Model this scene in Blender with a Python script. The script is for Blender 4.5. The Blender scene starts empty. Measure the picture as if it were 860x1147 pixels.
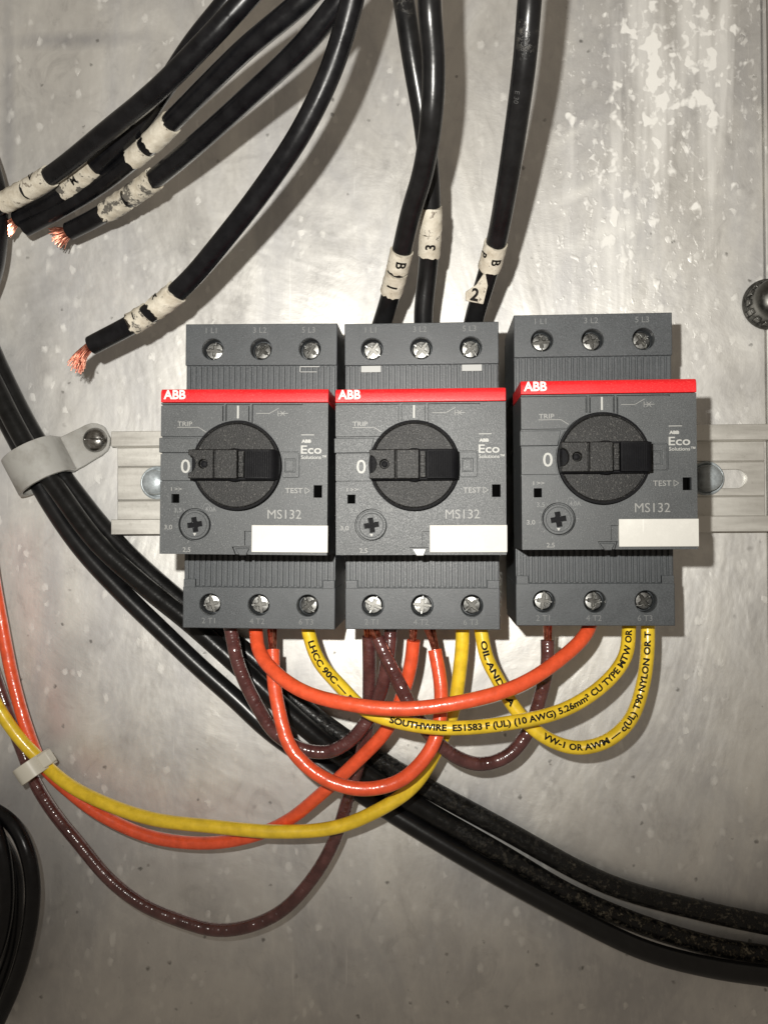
import bpy, bmesh, math, random
from mathutils import Vector, Matrix
random.seed(7)
S = 0.001                                   # the scene is in metres, measures below in millimetres
sc = bpy.context.scene
col = sc.collection

# ------------------------------------------------------------------ camera
# panel frame: x right, y up, h out of the panel; world = (x, -h, y)
W, H, FPX = 860.0, 1147.0, 1004.24          # frame of the photograph and focal length in its pixels
CAM = Vector((3.8727, -15.1873, 305.5154))
RV = Vector((-0.0158, -0.0572, 0.0057))
ROT = Matrix.Rotation(RV.length, 3, RV.normalized())          # panel -> camera
def to_world(v): return Vector((v[0]*S, -v[2]*S, v[1]*S))
def dir_world(v): return Vector((v[0], -v[2], v[1]))
cd = bpy.data.cameras.new('camera'); cam = bpy.data.objects.new('camera', cd); col.objects.link(cam)
cd.sensor_fit = 'VERTICAL'; cd.sensor_height = 24.0; cd.lens = FPX/H*24.0
cd.clip_start = 0.01; cd.clip_end = 20
RT = ROT.transposed()
ax = [dir_world(RT @ Vector(e)) for e in ((1,0,0),(0,1,0),(0,0,1))]
m = Matrix.Identity(4)
for i in range(3):
    for j in range(3): m[j][i] = ax[i][j]
m.translation = to_world(CAM); cam.matrix_world = m
sc.camera = cam
def P(px, py, h):
    """point at height h (mm) over the panel that the photograph shows at pixel px, py"""
    d = RT @ Vector(((px-W/2)/FPX, (H/2-py)/FPX, -1.0))
    t = (h-CAM.z)/d.z
    return CAM + d*t
def pix(v):
    c = ROT @ (Vector(v)-CAM)
    return (W/2+FPX*c.x/-c.z, H/2-FPX*c.y/-c.z)

# ------------------------------------------------------------------ light
world = bpy.data.worlds.new('World'); sc.world = world; world.use_nodes = True
bg = world.node_tree.nodes['Background']
bg.inputs[0].default_value = (1.0, 0.86, 0.70, 1); bg.inputs[1].default_value = 0.19
ld = bpy.data.lights.new('flash', 'SPOT'); lamp = bpy.data.objects.new('flash', ld); col.objects.link(lamp)
ld.energy = 4.5; ld.color = (1.0, 0.97, 0.905); ld.shadow_soft_size = 0.0022
ld.spot_size = math.radians(100); ld.spot_blend = 0.9
lm = m @ Matrix.Rotation(math.radians(15), 4, 'X'); lm.translation = to_world(CAM + RT @ Vector((-18.5, 21.0, 2.0))); lamp.matrix_world = lm
sc.view_settings.view_transform = 'Standard'; sc.view_settings.look = 'None'
sc.view_settings.exposure = 0.0; sc.view_settings.gamma = 1.0; sc.view_settings.use_curve_mapping = False
sc.cycles.max_bounces = 6

# ------------------------------------------------------------------ materials
class Mat:
    def __init__(s, name, base=(.5,.5,.5), rough=.5, metal=0.0, spec=.5, coat=0.0):
        s.m = bpy.data.materials.new(name); s.m.use_nodes = True
        s.nt = s.m.node_tree; s.p = s.nt.nodes['Principled BSDF']
        s.p.inputs['Base Color'].default_value = (*base, 1); s.p.inputs['Roughness'].default_value = rough
        s.p.inputs['Metallic'].default_value = metal; s.p.inputs['Specular IOR Level'].default_value = spec
        if coat:
            s.p.inputs['Coat Weight'].default_value = coat; s.p.inputs['Coat Roughness'].default_value = .12
        s.tc = s.nt.nodes.new('ShaderNodeTexCoord')
    def link(s, a, b): s.nt.links.new(a, b)
    def node(s, t, **kw):
        n = s.nt.nodes.new(t)
        for k, v in kw.items(): setattr(n, k, v)
        return n
    def mapping(s, src='Object', scale=(1,1,1), loc=(0,0,0), rot=(0,0,0)):
        n = s.node('ShaderNodeMapping'); n.inputs['Scale'].default_value = scale
        n.inputs['Location'].default_value = loc; n.inputs['Rotation'].default_value = rot
        s.link(s.tc.outputs[src], n.inputs['Vector']); return n.outputs[0]
    def noise(s, vec, scale, detail=3, rough=.5, dist=0.0):
        n = s.node('ShaderNodeTexNoise'); n.inputs['Scale'].default_value = scale
        n.inputs['Detail'].default_value = detail; n.inputs['Roughness'].default_value = rough
        n.inputs['Distortion'].default_value = dist
        s.link(vec, n.inputs['Vector']); return n.outputs['Fac']
    def vor(s, vec, scale, out='Distance', feature='F1', rnd=1.0):
        n = s.node('ShaderNodeTexVoronoi', feature=feature); n.inputs['Scale'].default_value = scale
        n.inputs['Randomness'].default_value = rnd
        s.link(vec, n.inputs['Vector']); return n.outputs[out]
    def ramp(s, fac, a, b, va=0.0, vb=1.0):
        n = s.node('ShaderNodeMapRange'); n.clamp = True
        for k, v in zip(('From Min','From Max','To Min','To Max'), (a,b,va,vb)): n.inputs[k].default_value = v
        s.link(fac, n.inputs['Value']); return n.outputs[0]
    def math(s, op, a, b=None):
        n = s.node('ShaderNodeMath', operation=op)
        for i, v in enumerate((a, b)):
            if v is None: continue
            if isinstance(v, (int, float)): n.inputs[i].default_value = v
            else: s.link(v, n.inputs[i])
        return n.outputs[0]
    def mix(s, fac, a, b):
        n = s.node('ShaderNodeMix', data_type='RGBA')
        if isinstance(fac, (int, float)): n.inputs[0].default_value = fac
        else: s.link(fac, n.inputs[0])
        for i, v in ((6, a), (7, b)):
            if isinstance(v, tuple): n.inputs[i].default_value = (*v, 1)
            else: s.link(v, n.inputs[i])
        return n.outputs[2]
    def set(s, **kw):
        for k, v in kw.items():
            i = s.p.inputs[k.replace('_', ' ')]
            if isinstance(v, (int, float)): i.default_value = v
            else: s.link(v, i)
        return s
    def bump(s, hgt, dist, strength=1.0):
        n = s.node('ShaderNodeBump'); n.inputs['Distance'].default_value = dist; n.inputs['Strength'].default_value = strength
        s.link(hgt, n.inputs['Height']); s.link(n.outputs[0], s.p.inputs['Normal']); s.link(n.outputs[0], s.p.inputs['Coat Normal']); return s

def grained(name, base, rough, amp=.25, speck=None, bump=4e-5, spec=.4, sps=4200):
    """moulded plastic with a sparkle texture and a little dust"""
    k = Mat(name, base, rough, spec=spec); o = k.mapping()
    oi = k.node('ShaderNodeObjectInfo'); sh = k.node('ShaderNodeVectorMath', operation='ADD'); k.link(o, sh.inputs[0]); k.link(oi.outputs['Random'], sh.inputs[1]); o = sh.outputs[0]
    g = k.noise(o, 3200, 2, .6)
    big = k.noise(o, 90, 5, .65)
    scr = k.ramp(k.noise(k.mapping(scale=(1,.12,1), rot=(0,0,.6)), 900, 2, .5), .70, .74, 0, .25)
    c = k.mix(k.ramp(g, .35, .7), tuple(v*(1-amp) for v in base), tuple(v*(1+amp) for v in base))
    c = k.mix(k.ramp(big, .45, .72, 0, .5), c, tuple(v*1.35+.008 for v in base)); c = k.mix(scr, c, tuple(v*1.5+.03 for v in base))
    if speck:
        d = k.ramp(k.noise(o, sps, 1, .5), .62, .70, 0, .8)
        c = k.mix(d, c, speck)
    k.set(Base_Color=c, Roughness=k.ramp(g, .3, .7, rough-.1, rough+.12))
    return k.bump(g, bump).m

M = {}
M['grey'] = grained('grey_plastic', (.055,.059,.0615), .48, .2, (.14,.145,.145))
M['grey_dark'] = grained('terminal_plastic', (.058,.0635,.068), .42, .18, (.115,.12,.13))
M['black_knob'] = grained('black_textured_plastic', (.009,.0088,.0085), .5, .6, (.068,.065,.06), 9e-5, .28, 2300)
M['black'] = grained('black_plastic', (.004,.004,.005), .6, .3, spec=.1)
M['hole'] = Mat('dark_interior', (.002,.002,.002), 1.0, spec=0.0).m  # matt black fill, paints the shade deep inside the cover windows
M['red'] = grained('red_plastic', (.60,.012,.016), .40, .06, (.72,.08,.07), 2.5e-5)
M['label'] = grained('white_label_plastic', (.54,.53,.495), .5, .02, None, 1e-5)
M['print'] = Mat('pale_print', (.36,.36,.34), .5).m
M['print_dim'] = Mat('dim_grey_print', (.15,.155,.155), .55).m
M['print_mid'] = Mat('light_grey_print', (.22,.22,.21), .5).m
M['logo'] = Mat('white_logo_print', (.66,.64,.60), .5).m
M['ink'] = Mat('black_ink', (.008,.007,.006), .7, spec=.15).m
M['ink_faint'] = Mat('faint_grey_ink', (.045,.045,.045), .6).m

def steel(name, base, rough, n=600):
    k = Mat(name, base, rough, 1.0); o = k.mapping()
    a = k.noise(o, n, 4, .65)
    k.set(Base_Color=k.mix(k.ramp(a, .35, .75), tuple(v*.62 for v in base), base), Roughness=k.ramp(a, .3, .7, rough-.08, rough+.15))
    return k.bump(a, 5e-5).m
M['zinc'] = steel('zinc_plated_steel', (.56,.62,.65), .34)
M['zinc'].node_tree.nodes['Principled BSDF'].inputs['Metallic'].default_value = .35
M['screw'] = steel('nickel_screw', (.36,.36,.345), .36, 520)
M['dark_steel'] = steel('dark_oiled_steel', (.15,.147,.137), .38, 400)
M['pan_screw'] = steel('dull_steel', (.40,.39,.37), .25)
M['rail'] = None
k = Mat('galvanised_rail', (.60,.585,.54), .4, .7); o = k.mapping(scale=(12,1,90))
n1 = k.noise(o, 3, 4, .6); n2 = k.noise(k.mapping(), 500, 3, .6)
c = k.mix(k.ramp(n1, .3, .7), (.66,.645,.60), (.72,.705,.66)); c = k.mix(k.ramp(n2, .62, .75, 0, .4), c, (.45,.43,.39))
M['rail'] = k.set(Base_Color=c, Roughness=k.ramp(n1, .3, .7, .32, .48)).bump(n2, 3e-5).m

k = Mat('copper', (.80,.33,.20), .28, 1.0); o = k.mapping()
M['copper'] = k.set(Base_Color=k.mix(k.ramp(k.noise(o, 900, 2), .4, .6), (.44,.13,.085), (.86,.40,.28))).m

def jacket(name, base, rough, coat=0.0, marks=None, dirt=None, bumpd=6e-5, freq=220, spec=.5):
    k = Mat(name, base, rough, coat=coat, spec=spec); o = k.mapping()
    uv = k.mapping('UV')
    sep = k.node('ShaderNodeSeparateXYZ'); k.link(uv, sep.inputs[0])
    n = k.noise(o, freq, 3, .6)
    c = k.mix(k.ramp(n, .35, .7), tuple(v*.82 for v in base), tuple(min(1, v*1.1+.004) for v in base))
    if marks:                                # rows of tiny worn print along the wire
        band = k.math('MULTIPLY', k.ramp(sep.outputs[1], marks[1]-.045, marks[1]-.035), k.ramp(sep.outputs[1], marks[1]+.045, marks[1]+.035))
        u = k.mapping('UV', scale=(.9, 26, 1)); d = k.noise(u, 1.0, 2, .7)
        u2 = k.mapping('UV', scale=(.05, 0, 1)); e = k.noise(u2, 1.0, 1, .5)
        f = k.math('MULTIPLY', k.math('MULTIPLY', band, k.ramp(d, .55, .60)), k.ramp(e, .40, .5))
        c = k.mix(f, c, marks[0])
    if dirt:
        d = k.noise(o, 620, 5, .8); e = k.noise(o, 34, 4, .7)
        f = k.math('MULTIPLY', k.ramp(d, .505, .60), k.ramp(e, dirt[1], dirt[1]+.22))
        if len(dirt) > 2:                    # settled dust on the low end of the run only
            so = k.node('ShaderNodeSeparateXYZ'); k.link(o, so.inputs[0])
            f = k.math('MULTIPLY', f, k.ramp(so.outputs[0], dirt[2]*S, dirt[3]*S, 0.0, 1.0))
        c = k.mix(f, c, dirt[0])
        k.set(Roughness=k.ramp(f, 0, .5, rough, .9))
        hgt = k.math('ADD', k.math('MULTIPLY', f, 3.0), n)
    else:
        k.set(Roughness=k.ramp(k.noise(o, 130, 4, .7), .3, .7, rough-.08, rough+.16)); hgt = n
    k.set(Base_Color=c)
    return k.bump(hgt, bumpd).m
M['cable'] = jacket('black_rubber_jacket', (.006,.006,.0065), .28, dirt=((.13,.12,.10), .62), spec=.45)
M['cable_dirty'] = jacket('dusty_black_jacket', (.006,.006,.006), .28, dirt=((.13,.118,.095), .34, -60, 90), bumpd=1.4e-4, spec=.3)
M['cable_crust'] = jacket('crusted_black_jacket', (.006,.006,.006), .28, dirt=((.26,.23,.175), .28, 0, 100), bumpd=1.6e-4, spec=.3)
M['cable_soft'] = jacket('matt_black_jacket', (.004,.004,.005), .26, spec=.32)
M['orange'] = jacket('orange_nylon', (.86,.105,.034), .30, .5, ((.05,.02,.012), .36), bumpd=2.2e-4, freq=330)
M['yellow'] = jacket('yellow_nylon', (.90,.62,.030), .32, .4, None, bumpd=1.3e-4, freq=300)
def brown():
    k = Mat('brown_nylon', (.075,.030,.032), .22, coat=.9); o = k.mapping()
    n = k.noise(o, 260, 2, .55)
    u = k.noise(k.mapping('UV', scale=(.34, .2, 1)), 1.0, 2, .65)
    k.set(Base_Color=k.mix(k.ramp(n, .35, .7), (.070,.023,.022), (.125,.045,.042)), Roughness=k.ramp(n, .3, .7, .16, .34))
    return k.bump(k.math('ADD', k.math('MULTIPLY', n, .12), k.math('MULTIPLY', u, 2.6)), 3.2e-4).m
M['brown'] = brown()
k = Mat('white_nylon', (.62,.60,.54), .42); o = k.mapping()
n = k.noise(o, 120, 4, .6)
k.set(Base_Color=k.mix(k.ramp(n, .45, .75, 0, .8), (.36,.355,.335), (.19,.178,.155)))
k.p.inputs['Subsurface Weight'].default_value = .3; k.p.inputs['Subsurface Radius'].default_value = (.004,.0035,.003)
M['nylon'] = k.m
M['tie'] = Mat('cream_nylon', (.66,.63,.54), .4).m
def sleeve_mat(name, lo, thr):
    k = Mat(name, (.62,.57,.47), .6); o = k.mapping()
    n = k.noise(o, 210, 5, .7); n2 = k.noise(o, 650, 3, .6)
    c = k.mix(k.ramp(n, .3, .62), (.40,.35,.27), (.62,.58,.49))
    c = k.mix(k.ramp(n, thr, thr+.05, 0, .9), c, lo); c = k.mix(k.ramp(n2, .66, .72, 0, .8), c, (.08,.07,.06))
    return k.set(Base_Color=c).bump(n, 3e-4).m
M['sleeve'] = sleeve_mat('cream_marker_sleeve', (.16,.13,.10), .60)
M['sleeve_worn'] = sleeve_mat('worn_marker_sleeve', (.05,.045,.04), .52)
M['tape'] = sleeve_mat('white_marker_tape', (.3,.27,.22), .74)

# ------------------------------------------------------------------ mesh helpers
def finish(name, bm, mat, parent=None, local=True, bevel=0.0, angle=35, seg=2, smooth=True):
    me = bpy.data.meshes.new(name)
    bmesh.ops.recalc_face_normals(bm, faces=bm.faces[:])
    bm.to_mesh(me); bm.free()
    me.transform(Matrix.Scale(S, 4))
    if not local: me.transform(Matrix.Rotation(math.pi/2, 4, 'X'))
    me.materials.append(mat)
    if smooth:
        me.shade_smooth(); me.set_sharp_from_angle(angle=math.radians(angle))
    o = bpy.data.objects.new(name, me); col.objects.link(o)
    if parent: o.parent = parent
    if bevel:
        b = o.modifiers.new('bevel', 'BEVEL'); b.width = bevel*S; b.segments = seg
        b.limit_method = 'ANGLE'; b.angle_limit = math.radians(40); b.harden_normals = False
    return o
def tag(o, label=None, cat=None, group=None, kind=None):
    for a, v in (('label', label), ('category', cat), ('group', group), ('kind', kind)):
        if v: o[a] = v
    return o
def empty(name, loc, rot=0.0, flat=False):
    e = bpy.data.objects.new(name, None); col.objects.link(e); e.empty_display_size = .01
    e.location = to_world(loc)
    e.rotation_euler = (math.pi/2, -rot, 0) if not rot else (Matrix.Rotation(-rot, 3, 'Y') @ Matrix.Rotation(math.pi/2, 3, 'X')).to_euler()
    if flat: e.rotation_euler = (0,0,0)
    return e
def box(bm, x0, x1, y0, y1, h0, h1):
    v = [bm.verts.new(p) for p in ((x0,y0,h0),(x1,y0,h0),(x1,y1,h0),(x0,y1,h0),(x0,y0,h1),(x1,y0,h1),(x1,y1,h1),(x0,y1,h1))]
    for f in ((3,2,1,0),(4,5,6,7),(0,1,5,4),(1,2,6,5),(2,3,7,6),(3,0,4,7)): bm.faces.new([v[i] for i in f])
    return v
def prism(bm, poly, h0, h1):
    a = [bm.verts.new((x,y,h0)) for x,y in poly]; b = [bm.verts.new((x,y,h1)) for x,y in poly]
    bm.faces.new(a[::-1]); bm.faces.new(b); n = len(poly)
    for i in range(n): bm.faces.new((a[i],a[(i+1)%n],b[(i+1)%n],b[i]))
def lathe(bm, cx, cy, prof, n=40, ph=0.0, cap=True):
    rings = []
    for r, h in prof:
        if r < 1e-6: rings.append([bm.verts.new((cx,cy,h))])
        else: rings.append([bm.verts.new((cx+r*math.cos(ph+2*math.pi*i/n), cy+r*math.sin(ph+2*math.pi*i/n), h)) for i in range(n)])
    for a, b in zip(rings, rings[1:]):
        for i in range(n):
            j = (i+1)%n
            if len(a)==1 and len(b)==1: continue
            if len(a)==1: bm.faces.new((a[0],b[j],b[i]))
            elif len(b)==1: bm.faces.new((a[i],a[j],b[0]))
            else: bm.faces.new((a[i],a[j],b[j],b[i]))
    for r in (rings[0], rings[-1]):
        if cap and len(r) > 1: bm.faces.new(r)
def rrect(x0, x1, y0, y1, r, n=5):
    out = []
    for cx, cy, a0 in ((x1-r,y1-r,0),(x0+r,y1-r,90),(x0+r,y0+r,180),(x1-r,y0+r,270)):
        for i in range(n+1):
            a = math.radians(a0+90*i/n); out.append((cx+r*math.cos(a), cy+r*math.sin(a)))
    return out
def boolean(bm, cut, op='DIFFERENCE'):
    """bm minus cut, both in mm"""
    obs = []
    for b in (bm, cut):
        bmesh.ops.recalc_face_normals(b, faces=b.faces[:])
        me = bpy.data.meshes.new('t'); b.to_mesh(me); b.free()
        o = bpy.data.objects.new('t', me); col.objects.link(o); obs.append(o)
    md = obs[0].modifiers.new('b', 'BOOLEAN'); md.operation = op; md.solver = 'EXACT'; md.object = obs[1]; md.use_self = True
    dg = bpy.context.evaluated_depsgraph_get(); dg.update()
    ev = obs[0].evaluated_get(dg); me = bpy.data.meshes.new_from_object(ev)
    out = bmesh.new(); out.from_mesh(me)
    for o in obs:
        d = o.data; bpy.data.objects.remove(o); bpy.data.meshes.remove(d)
    bpy.data.meshes.remove(me)
    return out
_tc = {}
def text_geo(s, size, bold=0.0):
    """flat glyph outlines of a string: verts (mm, centred) and faces"""
    key = (s, size, bold)
    if key not in _tc:
        cu = bpy.data.curves.new('t', 'FONT'); cu.body = s; cu.size = size; cu.offset = bold; cu.resolution_u = 3
        cu.align_x = 'CENTER'; cu.align_y = 'CENTER'; cu.fill_mode = 'FRONT'
        o = bpy.data.objects.new('t', cu); col.objects.link(o)
        dg = bpy.context.evaluated_depsgraph_get(); dg.update()
        me = bpy.data.meshes.new_from_object(o.evaluated_get(dg))
        _tc[key] = ([v.co.copy() for v in me.vertices], [tuple(p.vertices) for p in me.polygons])
        bpy.data.objects.remove(o); bpy.data.curves.remove(cu); bpy.data.meshes.remove(me)
    return _tc[key]
def add_text(bm, s, x, y, h, size, bold=0.0, sx=1.0, width=None):
    vs, fs = text_geo(s, size, bold)
    if not vs: return
    x0 = min(v.x for v in vs); x1 = max(v.x for v in vs); y0 = min(v.y for v in vs); y1 = max(v.y for v in vs)
    if width: sx = width/(x1-x0)
    b = [bm.verts.new((x+(v.x-(x0+x1)/2)*sx, y+v.y-(y0+y1)/2, h)) for v in vs]
    for f in fs:
        try: bm.faces.new([b[i] for i in f])
        except ValueError: pass
def stroke(bm, pts, w, h):
    for (ax_, ay), (bx, by) in zip(pts, pts[1:]):
        d = Vector((bx-ax_, by-ay)); L = d.length; d /= L; n = Vector((-d.y, d.x))*w/2; e = d*w*.3
        q = [(ax_-e.x+n.x, ay-e.y+n.y), (ax_-e.x-n.x, ay-e.y-n.y), (bx+e.x-n.x, by+e.y-n.y), (bx+e.x+n.x, by+e.y+n.y)]
        bm.faces.new([bm.verts.new((x, y, h)) for x, y in q])

# ------------------------------------------------------------------ wires: a swept tube with a frame that knows its length
class Path:
    def __init__(s, ctrl, step=1.0, raw=False):
        pts = [Vector(c) if raw else P(*c)+Vector([random.uniform(-.35,.35) for _ in range(3)]) for c in ctrl]
        pts = [pts[0]*2-pts[1]] + pts + [pts[-1]*2-pts[-2]]
        out = []
        for i in range(1, len(pts)-2):
            p0, p1, p2, p3 = pts[i-1:i+3]
            t0 = 0; t1 = (p1-p0).length**.5; t2 = t1+(p2-p1).length**.5; t3 = t2+(p3-p2).length**.5
            for kk in range(14):
                t = t1+(t2-t1)*kk/14
                a1 = p0*((t1-t)/(t1-t0))+p1*((t-t0)/(t1-t0)); a2 = p1*((t2-t)/(t2-t1))+p2*((t-t1)/(t2-t1)); a3 = p2*((t3-t)/(t3-t2))+p3*((t-t2)/(t3-t2))
                b1 = a1*((t2-t)/(t2-t0))+a2*((t-t0)/(t2-t0)); b2 = a2*((t3-t)/(t3-t1))+a3*((t-t1)/(t3-t1))
                out.append(b1*((t2-t)/(t2-t1))+b2*((t-t1)/(t2-t1)))
        out.append(pts[-2])
        for _ in range(6):                    # a wire is stiff: relax the joints of the curve
            out = [out[0]]+[(out[i-1]+out[i]*2+out[i+1])/4 for i in range(1, len(out)-1)]+[out[-1]]
        L = [0.0]
        for a, b in zip(out, out[1:]): L.append(L[-1]+(b-a).length)
        s.len = L[-1]; n = max(8, int(s.len/step)); s.pts = []; j = 0
        for i in range(n+1):
            d = s.len*i/n
            while j < len(L)-2 and L[j+1] < d: j += 1
            f = (d-L[j])/max(1e-9, L[j+1]-L[j]); s.pts.append(out[j].lerp(out[j+1], min(1, max(0, f))))
        s.n = n
    def at(s, d):
        f = max(0, min(s.n-1e-6, d/s.len*s.n)); i = int(f); c = s.pts[i].lerp(s.pts[i+1], f-i)
        a = max(0, i-1); b = min(s.n, i+2)
        T = (s.pts[b]-s.pts[a]).normalized(); N = Vector((0,0,1)); N = (N-T*N.dot(T)).normalized(); return c, T, N, N.cross(T)
    def s_at(s, px, py):
        best = min(range(s.n+1), key=lambda i: sum((q-w)**2 for q, w in zip(pix(s.pts[i]), (px, py))))
        return s.len*best/s.n
def tube(bm, path, r, d0=None, d1=None, seg=20, wob=0.0, rag=0.0):
    d0 = 0 if d0 is None else d0; d1 = path.len if d1 is None else d1
    n = max(3, int((d1-d0)/1.0)); uvl = bm.loops.layers.uv.verify(); rings = []; uvs = {}
    for i in range(n+1):
        d = d0+(d1-d0)*i/n; c, T, N, U = path.at(d); ring = []
        for q in range(seg):
            a = 2*math.pi*q/seg; rr = r
            if wob: rr += wob*math.sin(a*3+i*1.7)*.5+random.uniform(-wob, wob)*.5
            off = T*random.uniform(-rag, rag) if rag and i in (0, n) else Vector()
            v = bm.verts.new(c+(N*math.cos(a)+U*math.sin(a))*rr+off); ring.append(v); uvs[v] = (d, q/seg)
        rings.append(ring)
    for a, b in zip(rings, rings[1:]):
        for q in range(seg):
            w = (q+1)%seg; f = bm.faces.new((a[q], a[w], b[w], b[q]))
            for l in f.loops:
                u, v = uvs[l.vert]
                if q == seg-1 and l.vert in (a[0], b[0]): v = 1.0
                l[uvl].uv = (u, v)
    bm.faces.new(rings[0][::-1]); bm.faces.new(rings[-1])
def text_wire(path, s, d, r, size, bold, ang=0.0, rev=False, parent=None, mat=None, gap=.05, name='printed_lettering', sx=1.0, centre=False):
    """a string wrapped onto the skin of a wire, from length d on"""
    vs, fs = text_geo(s, size, bold)
    t = bmesh.new(); b = [t.verts.new(v) for v in vs]
    for f in fs:
        try: t.faces.new([b[i] for i in f])
        except ValueError: pass
    x0 = min(v.x for v in vs); x1 = max(v.x for v in vs); y0 = min(v.y for v in vs); y1 = max(v.y for v in vs)
    for i in range(1, 8):
        bmesh.ops.bisect_plane(t, geom=t.verts[:]+t.edges[:]+t.faces[:], plane_co=(0, y0+(y1-y0)*i/8, 0), plane_no=(0,1,0))
    bmesh.ops.triangulate(t, faces=t.faces[:])
    L = (x1-x0)*sx
    for v in t.verts:
        q = (v.co.x-x0)*sx - (L/2 if centre else 0); y = v.co.y-(y0+y1)/2; a = ang
        if rev: q = -q; y = -y
        c, T, N, U = path.at(d+q); a += y/r
        v.co = c+(N*math.cos(a)+U*math.sin(a))*(r+gap)
    finish(name, t, mat or M['ink'], parent, local=False, smooth=False)
    return L
def strands(parent, path, end, r, n, length, sr=.27, splay=.35, bend=(0,0,0), back=2.0):
    """bare copper strands sticking out of one end of a wire"""
    c, T, N, U = path.at(path.len if end else 0.0)
    if not end: T = -T
    bm = bmesh.new()
    for i in range(n):
        a = random.uniform(0, 2*math.pi); q = r*math.sqrt(random.random())*.8; o = N*math.cos(a)*q+U*math.sin(a)*q
        d = (T+o/r*splay+Vector([random.uniform(-.2,.2)*splay*2 for _ in range(3)])+Vector(bend)).normalized()
        L = length*random.uniform(.55, 1.0)
        p = Path([c+o-T*back, c+o+T*.3, c+o+T*.3*L+d*.35*L, c+o+T*.25*L+d*.8*L+Vector([random.uniform(-.4,.4)*splay for _ in range(3)])], raw=True)
        tube(bm, p, sr, seg=6)
    return finish('copper_strands', bm, M['copper'], parent, local=False)
def wire(name, label, cat, ctrl, r, mat, group=None, step=1.0):
    p = Path(ctrl, step); bm = bmesh.new(); tube(bm, p, r)
    o = finish(name, bm, mat, None, local=False)
    return tag(o, label, cat, group), p
def sleeve(parent, path, d0, d1, r, mat, name='marker_sleeve', rag=.35, wob=.10, th=.45):
    bm = bmesh.new(); tube(bm, path, r+th, d0, d1, seg=28, wob=wob, rag=rag)
    return finish(name, bm, mat, parent, local=False)

# ------------------------------------------------------------------ the setting: the aluminium panel
k = Mat('stained_aluminium', (.6,.59,.56), .5, .7); o = k.mapping()
cl = k.noise(k.mapping(scale=(1,1,.7)), 11, 5, .6, .8); md_ = k.noise(o, 42, 6, .7, .4)
cl2 = k.noise(k.mapping(scale=(1.6,1,.6), loc=(3.1,0,1.7)), 16, 4, .6, 1.0)
fine = k.noise(k.mapping(scale=(1,1,.35)), 260, 5, .65)
smut = k.noise(k.mapping(scale=(1,1,.8), loc=(5,0,2)), 70, 6, .72, 1.2)
c = k.mix(k.ramp(cl, .36, .64), (.66,.65,.63), (.86,.845,.80))
c = k.mix(k.ramp(cl2, .48, .64, 0, .55), c, (.50,.50,.51))
c = k.mix(k.ramp(md_, .46, .66, 0, .36), c, (.48,.475,.48))
c = k.mix(k.ramp(smut, .54, .70, 0, .28), c, (.86,.85,.81))
c = k.mix(k.ramp(smut, .44, .32, 0, .25), c, (.38,.375,.37))
c = k.mix(k.ramp(fine, .50, .68, 0, .32), c, (.86,.85,.81))
scr = k.ramp(k.noise(k.mapping(scale=(1,1,.05), rot=(0,1.1,0)), 420, 3, .6), .66, .72, 0, .3)
c = k.mix(scr, c, (.92,.91,.88))
scr2 = k.ramp(k.noise(k.mapping(scale=(1,1,.04), rot=(0,-.5,0), loc=(2,0,1)), 620, 3, .6), .67, .72, 0, .45)
c = k.mix(k.math('MULTIPLY', scr2, k.ramp(smut, .5, .62)), c, (.93,.92,.89))
def blob(px, py, rx, rz, lo=0.0, hi=1.0, rot=0.0):
    w = to_world(P(px, py, 0)); n = k.node('ShaderNodeMapping', vector_type='TEXTURE'); n.inputs['Location'].default_value = w
    n.inputs['Scale'].default_value = (rx*S, 1, rz*S); n.inputs['Rotation'].default_value = (0, rot, 0)
    k.link(k.tc.outputs['Object'], n.inputs['Vector'])
    ln = k.node('ShaderNodeVectorMath', operation='LENGTH'); k.link(n.outputs[0], ln.inputs[0])
    return k.ramp(ln.outputs['Value'], 1.0, 0.15, lo, hi)
# pale wiping streaks and dark marks; the lower-left corner patch is painted shade
for px, py, rx, rz, rot, am in ((650,215,17,3.0,-.35,.75), (690,255,22,4.5,-.4,.6), (640,150,14,2.2,-.5,.5), (80,45,30,4,0,-.7), (60,660,5,28,0,-.4), (100,720,9,30,.5,-.45), (10,140,3,60,0,-.6), (12,480,10,60,.2,-.5), (20,960,16,50,0,-.6), (690,60,14,26,0,-.35), (50,330,14,22,0,-.4)):
    f = k.math('MULTIPLY', blob(px, py, rx, rz, rot=rot), k.ramp(fine, .25, .6, .4, 1.0))
    c = k.mix(k.math('MULTIPLY', f, abs(am)), c, (.92,.91,.87) if am > 0 else (.42,.42,.44))
# small pale specks everywhere, dark specks, lime deposits and drips to the upper right
def spots(scale, size, keep, sy=.8, soft=.5):
    v = k.mapping(scale=(1,1,sy)); w = k.node('ShaderNodeVectorMath', operation='ADD'); k.link(v, w.inputs[0])
    nz = k.node('ShaderNodeTexNoise'); nz.inputs['Scale'].default_value = scale*2.4; k.link(v, nz.inputs['Vector'])
    sc_ = k.node('ShaderNodeVectorMath', operation='SCALE'); sc_.inputs['Scale'].default_value = .42/scale; k.link(nz.outputs['Color'], sc_.inputs[0]); k.link(sc_.outputs[0], w.inputs[1])
    d = k.vor(w.outputs[0], scale); cc = k.vor(w.outputs[0], scale, 'Color')
    s_ = k.node('ShaderNodeSeparateColor'); k.link(cc, s_.inputs[0])
    sz = k.math('MULTIPLY', k.math('MULTIPLY', s_.outputs[1], s_.outputs[1]), size)
    hit = k.ramp(k.math('SUBTRACT', sz, d), -.02*soft, .12*soft)
    return k.math('MULTIPLY', hit, k.math('GREATER_THAN', s_.outputs[0], 1-keep))
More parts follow.
